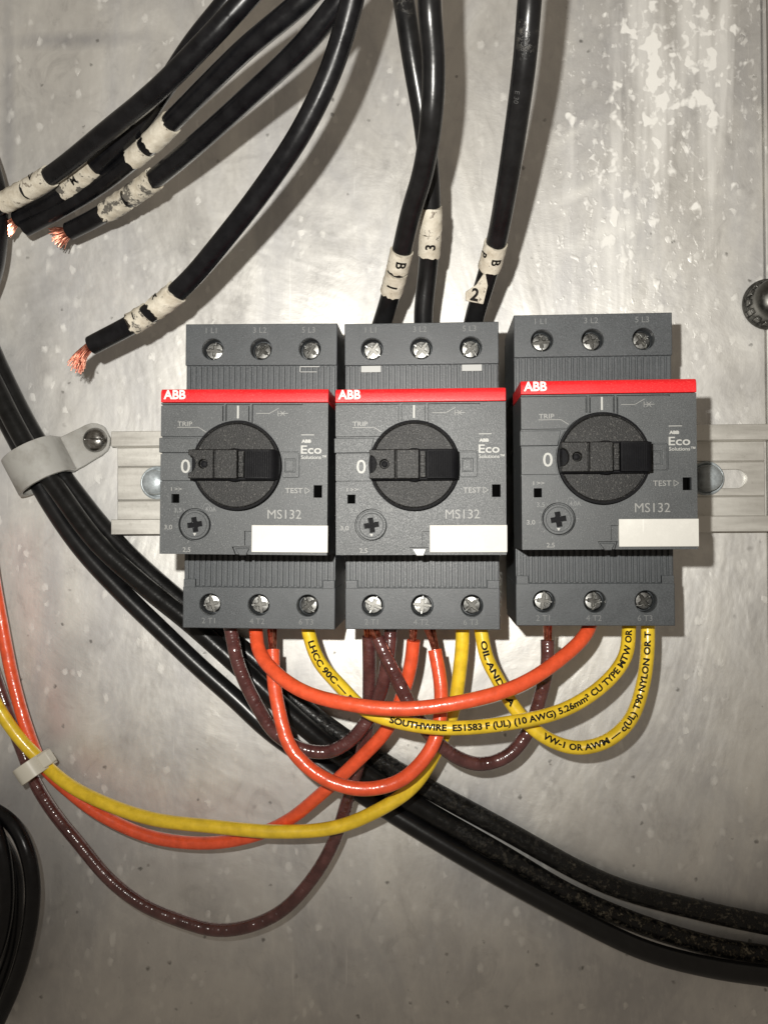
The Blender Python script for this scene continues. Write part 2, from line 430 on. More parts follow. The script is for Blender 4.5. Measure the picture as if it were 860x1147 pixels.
pale = k.math('MAXIMUM', k.math('MULTIPLY', spots(420, .66, .5, .7, 2.5), .9), k.math('MULTIPLY', spots(210, .42, .40, .6, 2.5), .85))
pale = k.math('MULTIPLY', pale, k.ramp(md_, .35, .6, .25, 1.0))
c = k.mix(k.math('MULTIPLY', pale, .7), c, (.92,.91,.87))
dark = k.math('MAXIMUM', k.math('MULTIPLY', spots(210, .30, .08, 1, 1.5), .6), spots(400, .40, .12, 1, 1.5))
c = k.mix(k.math('MULTIPLY', dark, .75), c, (.13,.125,.115))
dep = k.math('MAXIMUM', blob(748, 70, 44, 78), k.math('MULTIPLY', blob(712, 200, 40, 90), .82))
drip = k.noise(k.mapping(scale=(1,1,.10), loc=(.31,0,0)), 105, 3, .55, .2)
colm = k.math('MULTIPLY', dep, k.ramp(drip, .36, .60, .35, 1.0))
l1 = k.noise(k.mapping(scale=(1,1,.8)), 210, 2, .5, .2); l2 = k.noise(k.mapping(scale=(1,1,.7), loc=(.7,0,.2)), 430, 2, .5, .2)
b1_ = k.ramp(k.math('ADD', l1, k.math('MULTIPLY', colm, .27)), .69, .80)
b2_ = k.ramp(k.math('ADD', l2, k.math('MULTIPLY', colm, .25)), .68, .85)
drp = k.math('MULTIPLY', k.ramp(k.math('ADD', drip, k.math('MULTIPLY', dep, .16)), .58, .74), k.ramp(dep, .1, .5))
lime = k.math('MULTIPLY', k.math('MAXIMUM', k.math('MAXIMUM', b1_, k.math('MULTIPLY', b2_, .8)), k.math('MULTIPLY', drp, .62)), k.ramp(dep, .03, .2))
c = k.mix(k.math('MULTIPLY', lime, .92), c, (.88,.87,.835))
k.set(Base_Color=c, Metallic=k.ramp(k.math('MAXIMUM', lime, k.math('MULTIPLY', pale, .5)), 0, 1, .70, .1),
      Roughness=k.math('MAXIMUM', k.ramp(k.math('ADD', cl2, k.math('MULTIPLY', smut, .5)), .55, .95, .40, .62), k.math('MULTIPLY', lime, .85)))
k.bump(k.math('ADD', k.math('ADD', k.math('MULTIPLY', cl, 14.0), k.math('MULTIPLY', md_, 1.6)), k.math('ADD', k.math('MULTIPLY', fine, .25), k.math('ADD', lime, k.math('MULTIPLY', pale, .3)))), 1.2e-4)
M['panel'] = k.m
EX = (P(848, 0, 0).x+P(860, 330, 0).x)/2
bm = bmesh.new(); box(bm, -260, EX, -300, 300, -2, 0)
panel = finish('back_panel', bm, M['panel'], None, local=False, bevel=.5)
tag(panel, 'stained bare aluminium mounting panel behind the switches', kind='structure')
bm = bmesh.new(); prism(bm, [(EX-.2, -9), (EX+80, -9), (EX+80, -7.5), (EX+1.4, -7.5), (EX+1.4, .8), (EX+.35, .8)], -300, 300)
for v in bm.verts: v.co = Vector((v.co.x, v.co.z, v.co.y))
edge = finish('enclosure_wall', bm, M['panel'], None, local=False, bevel=.2)
tag(edge, 'folded aluminium flange along the right edge of the panel', kind='structure')

# ------------------------------------------------------------------ mounting rail
RX0 = P(131, 560, 2).x; RX1 = EX-1.2
prof = [(17.5,7.5),(17.5,6.4),(13.6,6.4),(13.6,.15),(-13.6,.15),(-13.6,6.4),(-17.5,6.4),(-17.5,7.5),(-12.4,7.5),(-12.4,1.3),(-6.0,1.3),(-5.8,1.0),(-5.5,1.3),(5.5,1.3),(5.8,1.0),(6.0,1.3),(12.4,1.3),(12.4,7.5)]
bm = bmesh.new()
a = [bm.verts.new((RX0, y, h)) for y, h in prof]; b = [bm.verts.new((RX1, y, h)) for y, h in prof]; n = len(prof)
for i in range(n): bm.faces.new((a[i], a[(i+1)%n], b[(i+1)%n], b[i]))
bm.faces.new(a); bm.faces.new(b[::-1])
cut = bmesh.new()
rb = P(795, 536, 6); lb = P(172, 538, 6)
slots = [(rb.x-4, rb.x+13.2), (lb.x-4.5, lb.x+12)]
for x0, x1 in slots: prism(cut, rrect(x0, x1, -3.1, 3.1, 3.09, 8), -1, 3)
bm = boolean(bm, cut)
rail = finish('mounting_rail', bm, M['rail'], None, local=False, bevel=.18)
tag(rail, 'long slotted metal rail that the three switches clip onto', 'rail')
def rail_bolt(c, label, ph):
    e = empty('rail_bolt', (c.x, 0.2, 1.3)); tag(e, label, 'bolt', 'bolts through the mounting rail')
    bm = bmesh.new(); lathe(bm, 0, 0, [(5.7,0),(5.7,.9),(5.3,1.15),(4.9,1.0),(4.6,.5),(0,.5)], 36); finish('washer', bm, M['zinc'], e)
    bm = bmesh.new(); lathe(bm, 0, 0, [(4.3,1.15),(4.3,3.8),(4.0,4.7),(3.0,5.5),(1.6,5.95),(0,6.1)], 36, ph); finish('bolt_head', bm, M['zinc'], e, bevel=.1)
    bm = bmesh.new(); lathe(bm, 0, 0, [(2.4,-1.2),(2.4,1.2)], 16); finish('shank', bm, M['zinc'], e)
rail_bolt(rb, 'shiny zinc hex bolt in the rail slot beside the right-hand switch', .0)
rail_bolt(lb, 'zinc bolt half hidden behind the left edge of the left-hand switch', .4)

# ------------------------------------------------------------------ motor protection switch
ZB, ZF, BT, BB, FT, FB, WB, WF = 46.87, 68.96, 43.88, -45.04, 21.39, -22.79, 22.3, 22.5
def F(zx, zy): return ((zx-397)/15.1, (676-zy)/15.05-.7)
TX = [-14.3, 0.0, 14.3]
def plus(bm, cx, cy, L, w, h0, h1, rot):
    for q in (0, math.pi/2):
        c_, s_ = math.cos(rot+q), math.sin(rot+q)
        prism(bm, [(cx+x*c_-y*s_, cy+x*s_+y*c_) for x, y in ((-L,-w),(L,-w),(L,w),(-L,w))], h0, h1+(.01 if q else 0))
def make_screw_meshes():
    out = []
    bm = bmesh.new(); lathe(bm, 0, 0, [(2.65,-3),(2.65,-.5),(2.3,-.12),(1.2,.08),(0,.12)], 36)
    cut = bmesh.new(); plus(cut, 0, 0, 1.7, .55, -1.6, 1, 0)
    box(cut, -3.2, 3.2, -.34, .34, -.9, 1.02); box(cut, -.2, .2, -3.2, 3.2, -.6, 1.03)
    return boolean(bm, cut)
screw_bm = make_screw_meshes()
def make_switch():
    root = empty('motor_protection_switch', (0,0,0))
    # rear housing with a rail foot
    bm = bmesh.new(); box(bm, -WB+.25, WB-.25, BB+1.2, BT-1.2, 9.0, ZB-6); 
    cut = bmesh.new(); box(cut, -30, 30, -18.2, 18.2, 0, 10.2)
    bm = boolean(bm, cut)
    finish('rear_housing', bm, M['grey_dark'], root, bevel=.3)
    # terminal blocks with bored screw wells and wire entries
    for up in (1, 0):
        y0, y1 = (31.7, BT) if up else (BB, -33.0)
        sy = BT-7.4 if up else BB+6.9
        bm = bmesh.new(); box(bm, -WB, WB, y0, y1, 14, ZB)
        cut = bmesh.new()
        for x in TX:
            lathe(cut, x, sy, [(3.1, ZB-5), (3.1, ZB+2)], 32)
            ya, yb = (y1-6, y1+2) if up else (y0-2, y0+6)
            box(cut, x-5.6, x+5.6, ya, yb, 26, 40)
        bm = boolean(bm, cut)
        finish('upper_terminal_block' if up else 'lower_terminal_block', bm, M['grey_dark'], root, bevel=.22)
        # ribbed apron between the block and the front cover
        bm = bmesh.new(); ya, yb = (20.5, y0+.4) if up else (y1-.4, -20.5)
        box(bm, -WB+.1, WB-.1, ya, yb, 14, ZB-1.0)
        for i in range(27):
            x = -WB+1.0+i*(2*WB-2)/26
            box(bm, x-.5, x+.5, ya+.6, yb-.6, ZB-1.2, ZB-.25)
        if not up:
            for sx in (-1, 1): box(bm, sx*(WB-1.9)-1.7, sx*(WB-1.9)+1.7, y1-.2, y1+2.2, ZB-2.0, ZB+.12)
        finish('ribbed_apron', bm, M['grey_dark'], root, bevel=.12)
        for i, x in enumerate(TX):
            s = finish('terminal_screw', screw_bm.copy(), M['screw'], root, bevel=.12)
            s.location = (x*S, sy*S, (ZB-2.6)*S); s.rotation_euler = (random.uniform(-.12,.12), random.uniform(-.12,.12), random.uniform(0, 3.1))
            bm = bmesh.new(); plus(bm, 0, 0, 1.66, .5, -1.75, -1.0, 0); box(bm, -2.6, 2.6, -.3, .3, -1.1, -.75); finish('drive_recess_shade', bm, M['dark_steel'], s)  # darker insert paints the shade at the bottom of the screw slots
            bm = bmesh.new(); add_text(bm, ('1 L1','3 L2','5 L3')[i] if up else ('2 T1','4 T2','6 T3')[i], x-.4, BT-1.9 if up else BB+2.2, ZB+.03, 2.35, 0)
            finish('terminal_number', bm, M['print_dim'], root, smooth=False)
    # front cover
    bm = bmesh.new(); box(bm, -WF, WF, FB, FT-3.75, ZB-1.5, ZF)
    cut = bmesh.new()
    def groove(x0, y0, x1, y1, w=.42, d=1.3):
        a, b = F(x0, y0), F(x1, y1)
        box(cut, min(a[0],b[0])-w/2, max(a[0],b[0])+w/2, min(a[1],b[1])-w/2, max(a[1],b[1])+w/2, ZF-d, ZF+1)
    groove(57-60, 408, 312, 408); groove(312, 408, 312, 470); groove(325, 408, 325, 470); groove(418, 408, 418, 470); groove(432, 408, 432, 480); groove(432, 408, 632, 408)
    groove(325, 408, 418, 408); groove(57-60, 715, 215, 715); groove(57-60, 537, 230, 537); groove(57-60, 603, 205, 603)
    kx, ky = -1.58, .85
    lathe(cut, kx, ky, [(12.15, ZF-1.2), (12.15, ZF+1)], 64)                                # well round the knob
    a, b = F(540, 704), F(627, 594); prism(cut, rrect(a[0], b[0], a[1], b[1], .8), ZF-.7, ZF+1)
    for (x0, y0, x1, y1) in ((104, 803, 136, 767), (681, 779, 715, 729)):
        a, b = F(x0, y0), F(x1, y1); box(cut, a[0], b[0], a[1], b[1], ZF-4, ZF+1)
    dx, dy = F(200, 890); lathe(cut, dx, dy, [(4.4, ZF-1.8), (4.4, ZF+1)], 40)
    a, b = F(403, 972), F(434, 914); box(cut, a[0], b[0], a[1], b[1], ZF-1.2, ZF+1)
    prism(cut, [F(352,977), F(428,977), F(424,990), F(412,1030), F(374,1030)], ZF-1.6, ZF+1)
    bm = boolean(bm, cut)
    cover = finish('front_cover', bm, M['grey'], root, bevel=.16)
    bm = bmesh.new(); a, b = F(52, 600), F(215, 541)
    prism(bm, [(a[0],a[1]), (b[0]-1.1,a[1]), (b[0]-.2,b[1]), (a[0],b[1])], ZF-3, ZF+.28); finish('raised_band', bm, M['grey'], cover, bevel=.15)
    bm = bmesh.new(); a, b = F(553, 699), F(622, 599); prism(bm, rrect(a[0], b[0], a[1], b[1], .6), ZF-.6, ZF-.12)
    c2 = bmesh.new(); a, b = F(563, 677), F(606, 624); box(c2, a[0], b[0], a[1], b[1], ZF-.4, ZF+1); bm = boolean(bm, c2)
    box(bm, a[0]+.25, b[0]-.5, a[1]+.25, b[1]-.35, ZF-.5, ZF-.15)
    finish('latch_plate', bm, M['grey'], cover, bevel=.1)
    bm = bmesh.new(); a, b = F(104, 803), F(136, 767); box(bm, a[0]+.02, b[0]-.02, a[1]+.02, b[1]-.02, ZF-3.9, ZF-1.5)
    finish('trip_window', bm, M['hole'], cover); 
    bm = bmesh.new(); a, b = F(681, 779), F(715, 729); box(bm, a[0]+.02, b[0]-.02, a[1]+.02, b[1]-.02, ZF-3.9, ZF-1.6); box(bm, b[0]-.7, b[0]-.45, a[1]+.3, b[1]-.3, ZF-1.7, ZF-.5)
    finish('test_window', bm, M['hole'], cover)
    bm = bmesh.new(); prism(bm, [F(362,984), F(420,984), F(408,1012), F(380,1012)], ZF-1.5, ZF-.7); tabp = finish('release_tab', bm, M['grey'], cover, bevel=.2)
    # red head strip
    bm = bmesh.new(); prism(bm, [(ZB-1.5, FT-3.55), (ZF+.12, FT-3.55), (ZF+.12, FT-1.3), (ZF-.10, FT-.5), (ZF-.7, FT), (ZB-1.5, FT)], -WF-.06, WF+.06)
    for v in bm.verts: v.co = Vector((v.co.z, v.co.y, v.co.x))
    red = finish('red_strip', bm, M['red'], root, bevel=.15)
    bm = bmesh.new(); x, y = F(113, 366); add_text(bm, 'ABB', x, y, ZF+.16, 3.35, .10, width=6.0); finish('logo_lettering', bm, M['logo'], red, smooth=False)
    # white marking label
    bm = bmesh.new(); a, b = F(433, 998), F(740, 890); box(bm, a[0], b[0], a[1], b[1], ZF-1, ZF+.35); finish('marking_label', bm, M['label'], root, bevel=.12)
    # current dial
    bm = bmesh.new(); lathe(bm, dx, dy, [(3.95, ZF-2), (3.95, ZF-.05), (3.8, ZF+.1), (3.3, ZF+.1), (3.15, ZF-.05), (0, ZF-.05)], 44)
    cut = bmesh.new(); plus(cut, dx, dy, 2.0, .72, ZF-1.5, ZF+1, .15); lathe(cut, dx, dy, [(1.15, ZF-1.4), (1.15, ZF+1.2)], 20)
    bm = boolean(bm, cut); dial = finish('current_dial', bm, M['grey'], root, bevel=.1)
    bm = bmesh.new(); plus(bm, dx, dy, 1.9, .62, ZF-1.7, ZF-1.0, .15); finish('cross_recess_shade', bm, M['black'], dial)  # black insert in place of shade at the bottom of the cross
    bm = bmesh.new(); bm.faces.new([bm.verts.new((dx+x, dy+y, ZF-.01)) for x, y in ((-.45,-2.25),(0,-3.05),(.45,-2.25))]); finish('dial_arrow', bm, M['print'], dial, smooth=False)
    # rotary knob
    bm = bmesh.new(); lathe(bm, kx, ky, [(11.3, ZF-1.1), (11.75, ZF+1.6), (11.6, ZF+1.9), (11.25, ZF+1.9), (10.95, ZF+1.5), (0, ZF+1.5)], 72)
    knob = finish('rotary_knob', bm, M['black_knob'], root, bevel=.08)
    bm = bmesh.new(); lathe(bm, kx, ky, [(11.82, ZF-.2), (11.95, ZF+1.3), (11.8, ZF+2.05), (11.35, ZF+2.1), (11.2, ZF+1.35)], 72, cap=False)
    finish('knob_rim', bm, M['black'], knob)
    bm = bmesh.new(); lathe(bm, kx, ky, [(4.35, ZF+1), (4.35, ZF+4.2), (4.1, ZF+4.5), (0, ZF+4.5)], 36); finish('hub', bm, M['black'], knob)
    hb = ZF+7.0
    bm = bmesh.new(); poly = [(-11.6,-3.8)]
    poly = [(-11.5,-3.75), (1.3,-3.75), (1.3,3.75), (-11.5,3.75)]
    for i in range(9):
        a_ = math.pi/2-math.pi*i/8; poly.append((-11.5+2.0*math.cos(a_)*.95, 2.3*math.sin(a_)))
    prism(bm, [(kx+x, ky+y) for x, y in poly], ZF+1.6, hb)
    cut = bmesh.new(); lathe(cut, kx-7.6, ky+.05, [(1.15, hb-1.6), (1.15, hb+1)], 24); box(cut, kx-4.9, kx-4.45, ky-5, ky+5, hb-.9, hb+1)
    bm = boolean(bm, cut); finish('handle', bm, M['black_knob'], knob, bevel=.18)
    bm = bmesh.new(); lathe(bm, kx-7.6, ky+.05, [(.85, hb-2.2), (.85, hb-1.1), (.5, hb-.9), (0, hb-.9)], 20); finish('pin', bm, M['black'], knob)
    bm = bmesh.new(); box(bm, kx-11.2, kx+10.8, ky-4.05, ky+4.05, ZF+1.5, ZF+4.6); finish('handle_base', bm, M['black'], knob, bevel=.25)
    bm = bmesh.new(); box(bm, kx+1.55, kx+3.0, ky-3.4, ky+3.4, ZF+4, hb-.5); 
    for y in (-1.3, 1.3): box(bm, kx+1.7, kx+2.8, ky+y-.9, ky+y+.9, hb-.7, hb-.3)
    finish('slide_guide', bm, M['black_knob'], knob, bevel=.12)
    prof = [(3.3,-.4),(3.3,hb-ZF-.2),(9.6,hb-ZF-.2),(10.6,hb-ZF-.6),(11.3,hb-ZF-1.6),(11.5,hb-ZF-4.6),(3.4,hb-ZF-4.6)]
    bm = bmesh.new(); prism(bm, [(x, h) for x, h in prof[1:]], -3.75, 3.75)
    for v in bm.verts: v.co = Vector((kx+v.co.x, ky+v.co.z, ZF+v.co.y))
    for i in range(11): box(bm, kx+3.9+i*.56, kx+4.18+i*.56, ky-3.3, ky+3.3, hb-.5, hb+.02)
    finish('locking_slide', bm, M['black'], knob, bevel=.1)
    # printing on the cover
    hp = ZF+.035
    def ptext(s, zx, zy, size, mat, bold=0.0, width=None, par=cover, h=hp, nm='printed_lettering'):
        bm = bmesh.new(); x, y = F(zx, zy); add_text(bm, s, x, y, h, size, bold, width=width); finish(nm, bm, M[mat], par, smooth=False)
    def pline(pts, w, mat, nm='printed_line', h=hp):
        bm = bmesh.new(); stroke(bm, [F(*p) for p in pts], w, h); finish(nm, bm, M[mat], cover, smooth=False)
    ptext('TRIP', 156, 484, 1.75, 'print_mid', .015, width=4.0)
    pline([(125,498),(212,498),(242,517)], .16, 'print_mid')
    pline([(372,413),(372,460)], .5, 'print', 'on_mark')
    ptext('0', 160, 655, 5.2, 'print', .03, width=2.5, nm='off_mark')
    pline([(447,442),(500,442),(537,421)], .15, 'print_mid', 'switch_symbol')
    bm = bmesh.new()
    for q in ([(535,432),(535,452)], [(535,442),(575,442)], [(545,433),(562,451)], [(562,433),(545,451)]): stroke(bm, [F(*p) for p in q], .15, hp)
    finish('release_symbol', bm, M['print_mid'], cover, smooth=False)
    pline([(630,528),(680,528)], .17, 'print', 'printed_line')
    ptext('ABB', 650, 553, 1.1, 'print', .07, width=2.6)
    ptext('Eco', 670, 587, 3.1, 'print', .04, width=5.5)
    ptext('Solutions™', 680, 617, 1.35, 'print', .01, width=6.7)
    ptext('TEST', 602, 751, 1.95, 'print_mid', .015, width=4.7)
    bm = bmesh.new(); tr = [(647,739),(647,763),(666,751),(647,739)]; stroke(bm, [F(*p) for p in tr], .15, hp); finish('test_arrow', bm, M['print_mid'], cover, smooth=False)
    ptext('MS132', 564, 846, 3.45, 'print_mid', 0, width=9.0)
    ptext('I >>', 124, 747, 1.45, 'print_mid', .01, width=2.9)
    ptext('3,5', 131, 833, 1.7, 'print_dim', .01, width=2.1); ptext('4,0A', 265, 829, 1.7, 'print_dim', .01, width=2.9)
    ptext('3,0', 92, 902, 1.7, 'print_mid', .01, width=2.2); ptext('2,5', 168, 992, 1.7, 'print_mid', .01, width=2.1)
    bm = bmesh.new()
    for a_ in range(9):
        t = math.radians(250-a_*36 if a_ else 250); t = math.radians(250-a_*31)
        stroke(bm, [(dx+4.55*math.cos(t), dy+4.55*math.sin(t)), (dx+5.2*math.cos(t), dy+5.2*math.sin(t))], .12, hp)
    stroke(bm, [F(232,824), F(240,806), F(255,806), F(262,818)], .11, hp)
    finish('dial_scale', bm, M['print_dim'], cover, smooth=False)
    return root
def copy_tree(o, parent=None):
    c = o.copy(); col.objects.link(c); c.parent = parent
    for ch in list(o.children): copy_tree(ch, c)
    return c
sw0 = make_switch()
POS = [((-47.03,.28,.26), -.0124, 'left-hand of the three grey rotary motor switches with red top strips'),
       ((0,-.02,-.84), -.0022, 'middle grey rotary motor switch, fed from above by three black cables'),
       ((48.92,1.29,.67), 0.0, 'right-hand grey rotary motor switch, mounted slightly higher than its neighbours')]
SW = [sw0, copy_tree(sw0), copy_tree(sw0)]
for r_, (loc, rz, lab) in zip(SW, POS):
    r_.location = to_world(loc); r_.rotation_euler = (Matrix.Rotation(-rz, 3, 'Y') @ Matrix.Rotation(math.pi/2, 3, 'X')).to_euler()
    tag(r_, lab, 'switch', 'motor protection switches on the rail')
    for ch in r_.children:
        if ch.name.startswith('terminal_screw'): ch.rotation_euler = (random.uniform(-.14,.14), random.uniform(-.14,.14), random.uniform(0, 3.1))
# marker tabs clipped above the front covers
k = Mat('clear_marker_tab', (.42,.43,.42), .25); M['tab'] = k.m
for i, x, full in ((0, 14.3, 0), (1, -14.6, 1), (1, 14.6, 1)):
    bm = bmesh.new(); y = 30.6
    if full: box(bm, x-2.9, x+2.9, y-1.0, y+.9, ZB-.6, ZB+.15)
    else:
        box(bm, x-2.9, x+2.9, y+.5, y+.8, ZB-.6, ZB+.1); box(bm, x-2.9, x-2.6, y-.9, y+.5, ZB-.6, ZB+.1); box(bm, x-2.6, x+2.2, y-1, y-.75, ZB-.6, ZB+.1)
    finish('marker_tab', bm, M['tab'], SW[i], bevel=.1)
for ch in SW[1].children_recursive:
    if ch.name.startswith('release_tab'):
        ch.material_slots[0].link = 'OBJECT'; ch.material_slots[0].material = M['tab']; ch['label'] = 'release tab coloured pale to stand for a glint'  # paler material on this tab alone, a glint put into the colour

# ------------------------------------------------------------------ black supply cables from above
RB = 2.85
G1 = 'black supply cables'
cA, pA = wire('black_cable', 'topmost black cable at upper left, ending in a cream marker sleeve lettered V', 'cable', [(312,-40,86),(275,0,84),(229,49,80),(180,98,72),(120,147,58),(56,196,42),(2,230,32),(-40,252,28)], RB, M['cable_soft'], G1)
cB, pB = wire('black_cable', 'black cable tucked under the topmost one with a short worn cream sleeve', 'cable', [(288,-40,76),(256,0,74),(217,50,68),(180,104,60),(155,140,52),(100,192,38),(60,224,29),(20,247,24)], RB, M['cable_soft'], G1)
cC, pC = wire('black_cable', 'black cable at upper left with clean white tape wrapped near its middle', 'cable', [(372,-35,88),(337,0,84),(273,56,75),(195,133,57),(168,161,50),(112,206,36),(65,235,28),(30,256,24)], RB, M['cable_soft'], G1)
cD, pD = wire('black_cable', 'black cable with a torn worn sleeve and a frayed copper end', 'cable', [(410,-35,92),(380,2,88),(341,46,82),(273,112,68),(197,180,52),(151,217,40),(110,242,31),(78,259,26)], RB, M['cable_soft'], G1)
cE, pE = wire('black_cable', 'long black cable curving down to a bare copper end above the left switch', 'cable', [(402,-35,100),(391,10,96),(370,78,90),(338,145,84),(298,208,76),(250,270,66),(205,322,57),(160,355,50),(104,386,45)], RB, M['cable_soft'], G1)
cF, pF = wire('black_cable', 'black cable passing behind another into the centre top terminal of the middle switch', 'cable', [(445,-35,72),(453,10,72),(462,70,68),(474,140,62),(480,200,56),(481,250,50),(478,300,42),(475,350,36),(474,380,33)], RB, M['cable'], G1)
cG, pG = wire('black_cable', 'black cable with sleeves lettered B and 1 entering the middle switch', 'cable', [(478,-35,96),(481,10,94),(484,70,88),(482,130,82),(473,190,72),(460,240,62),(446,300,50),(432,345,40),(420,385,34)], RB, M['cable'], G1)
cH, pH = wire('black_cable', 'rightmost black cable from above with a flag marker lettered 2', 'cable', [(594,-35,100),(592,10,98),(588,70,92),(579,140,82),(567,210,70),(556,270,58),(543,315,48),(532,350,40),(524,385,34)], RB, M['cable'], G1)
def mark(cab, path, p0, p1, mat, txts=(), th=.45, rag=.35, wob=.10, name='marker_sleeve'):
    d0, d1 = sorted((path.s_at(*p0), path.s_at(*p1)))
    o = sleeve(cab, path, d0, d1, RB, M[mat], name, rag, wob, th)
    for s, f, size, ang, rev in txts:
        text_wire(path, s, d0+(d1-d0)*f, RB+th+.1, size, .10, ang, rev, o, centre=True, gap=.12)
mark(cA, pA, (57,197), (32,212), 'sleeve', (('V', .5, 3.4, -.35, True),)); mark(cA, pA, (31,213), (4,229), 'sleeve', wob=.22)
mark(cB, pB, (109,188), (74,215), 'sleeve_worn', (('M', .5, 3.0, .3, True),), wob=.22)
mark(cC, pC, (198,145), (174,164), 'tape', rag=.5); mark(cC, pC, (167,169), (153,181), 'tape', th=.3, rag=.6)
mark(cD, pD, (176,206), (150,223), 'sleeve_worn', wob=.3, rag=.9); mark(cD, pD, (144,227), (122,240), 'sleeve_worn', wob=.3, rag=.8)
mark(cE, pE, (199,327), (174,346), 'sleeve', (('A', .6, 3.0, -.7, True),), wob=.25, rag=.6); mark(cE, pE, (166,351), (147,362), 'sleeve_worn', (('1', .5, 3.0, -.2, True),), wob=.25, rag=.7)
mark(cF, pF, (482,234), (481,260), 'sleeve', wob=.15); mark(cF, pF, (481,261), (478,287), 'sleeve', (('3', .45, 4.0, .1, True),))
mark(cG, pG, (452,280), (446,303), 'sleeve', (('B', .45, 4.0, .35, False),)); mark(cG, pG, (445,304), (437,327), 'sleeve', (('1', .45, 4.2, .1, False),))
mark(cH, pH, (556,273), (549,303), 'sleeve', (('B', .5, 3.6, .45, False), ('P', .35, 3.0, -.8, False)))
# flag marker on the right cable
d = pH.s_at(543, 318); c, T, N, U = pH.at(d); bm = bmesh.new()
for q in range(2):
    pts = [(543,304,53),(546,320,52.5),(541,341,48),(521,337,47),(521,327,49),(533,319,52)] if q == 0 else [(543,304,51.8),(546,320,51.3),(541,341,46.8),(521,337,45.8),(521,327,47.8),(533,319,50.8)]
    vv = [bm.verts.new(P(*p)) for p in pts]; bm.faces.new(vv if q == 0 else vv[::-1])
bm.verts.ensure_lookup_table()
for i in range(6): bm.faces.new((bm.verts[i], bm.verts[6+i], bm.verts[6+(i+1)%6], bm.verts[(i+1)%6]))
flag = finish('flag_marker', bm, M['sleeve'], cH, local=False, bevel=.25)
bm = bmesh.new(); add_text(bm, '2', 0, 0, 0, 4.4, .12); ctr = P(531.5, 330, 50.4)
for v in bm.verts:
    q = v.co.copy(); a_ = -.25; x = q.x*math.cos(a_)-q.y*math.sin(a_); y = q.x*math.sin(a_)+q.y*math.cos(a_)
    v.co = ctr+Vector((x, y, x*.17+y*.38+.3))
finish('printed_lettering', bm, M['ink'], flag, local=False, smooth=False)

strands(cB, pB, True, 1.9, 80, 6.5, sr=.15, splay=.4, bend=(-.1,-.9,.1)); strands(cD, pD, True, 2.1, 120, 6, sr=.15, splay=.6, bend=(-.1,-.2,.2)); strands(cE, pE, True, 1.7, 80, 9.5, sr=.15, splay=.32, bend=(.2,-.75,.1))

# grey print on two of the cables
text_wire(pH, 'E 30', pH.s_at(584, 98), RB, 1.7, 0, -.35, False, cH, M['ink_faint'])

# the cable that grazes the left edge and the coil below it
wire('black_cable', 'black cable bulging in at the left edge beside the sleeves', 'cable', [(-70,60,20),(-28,150,24),(-9,210,26),(-6,255,26),(-12,305,24),(-40,370,20)], 4.2, M['cable_soft'], 'black cables along the left edge')
wire('black_cable', 'outer loop of the black cable coil at the lower left corner', 'cable', [(-70,890,16),(-20,900,18),(13,922,20),(31,952,22),(38,995,22),(33,1045,20),(18,1098,18),(-4,1150,16),(-30,1200,14)], 2.5, M['cable_soft'], 'black cables along the left edge')
wire('black_cable', 'middle loop of the black cable coil at the lower left corner', 'cable', [(-60,915,10),(-20,922,12),(2,942,13),(15,975,14),(19,1015,14),(14,1060,12),(-2,1110,10),(-22,1160,8)], 2.5, M['cable_soft'], 'black cables along the left edge')
wire('black_cable', 'inner loop of the black cable coil at the lower left corner', 'cable', [(-60,900,20),(-22,905,22),(-2,935,24),(6,985,24),(3,1035,22),(-10,1080,20),(-40,1120,16)], 2.5, M['cable_soft'], 'black cables along the left edge')

# ------------------------------------------------------------------ three power cables through the clamp
RK = 3.25; G2 = 'dusty black power cables running diagonally'
wire('power_cable', 'uppermost of the three dusty black cables running diagonally to the lower right', 'cable', [(-45,320,6),(-18,372,5),(0,412,4.5),(38,489,4.5),(76,541,4.5),(125,602,4.5),(178,653,4.5),(226,692,4.5),(284,738,4.5),(348,798,4.5),(434,857,4.5),(560,926,4.5),(678,990,4.5),(780,1018,4.5),(860,1036,4.5),(920,1046,4.5)], 3.25, M['cable_dirty'], G2)
wire('power_cable', 'middle dusty black diagonal cable, crusted with tan dirt at the right', 'cable', [(-60,335,10),(-30,385,11),(-10,420,12),(28,496,12),(63,548,12),(110,608,12),(160,655,12),(212,697,12),(270,746,12),(345,816,11),(432,882,7),(560,955,4.5),(640,1003,4.5),(718,1037,4.5),(800,1060,4.5),(860,1072,4.5),(920,1080,4.5)], 3.2, M['cable_crust'], G2)
wire('power_cable', 'lowest of the three dusty black diagonal cables, smooth and shiny at the right', 'cable', [(-75,350,5),(-42,400,4.5),(-12,437,4.5),(23,501,4.5),(50,552,4.5),(90,613,4.5),(138,664,4.5),(180,706,4.5),(222,746,4.5),(264,782,4.5),(303,817,4.5),(350,852,4.5),(434,906,4.5),(520,958,6),(619,1014,8.5),(718,1062,10),(797,1083,10),(860,1093,10),(920,1100,10)], RK, M['cable'], G2)

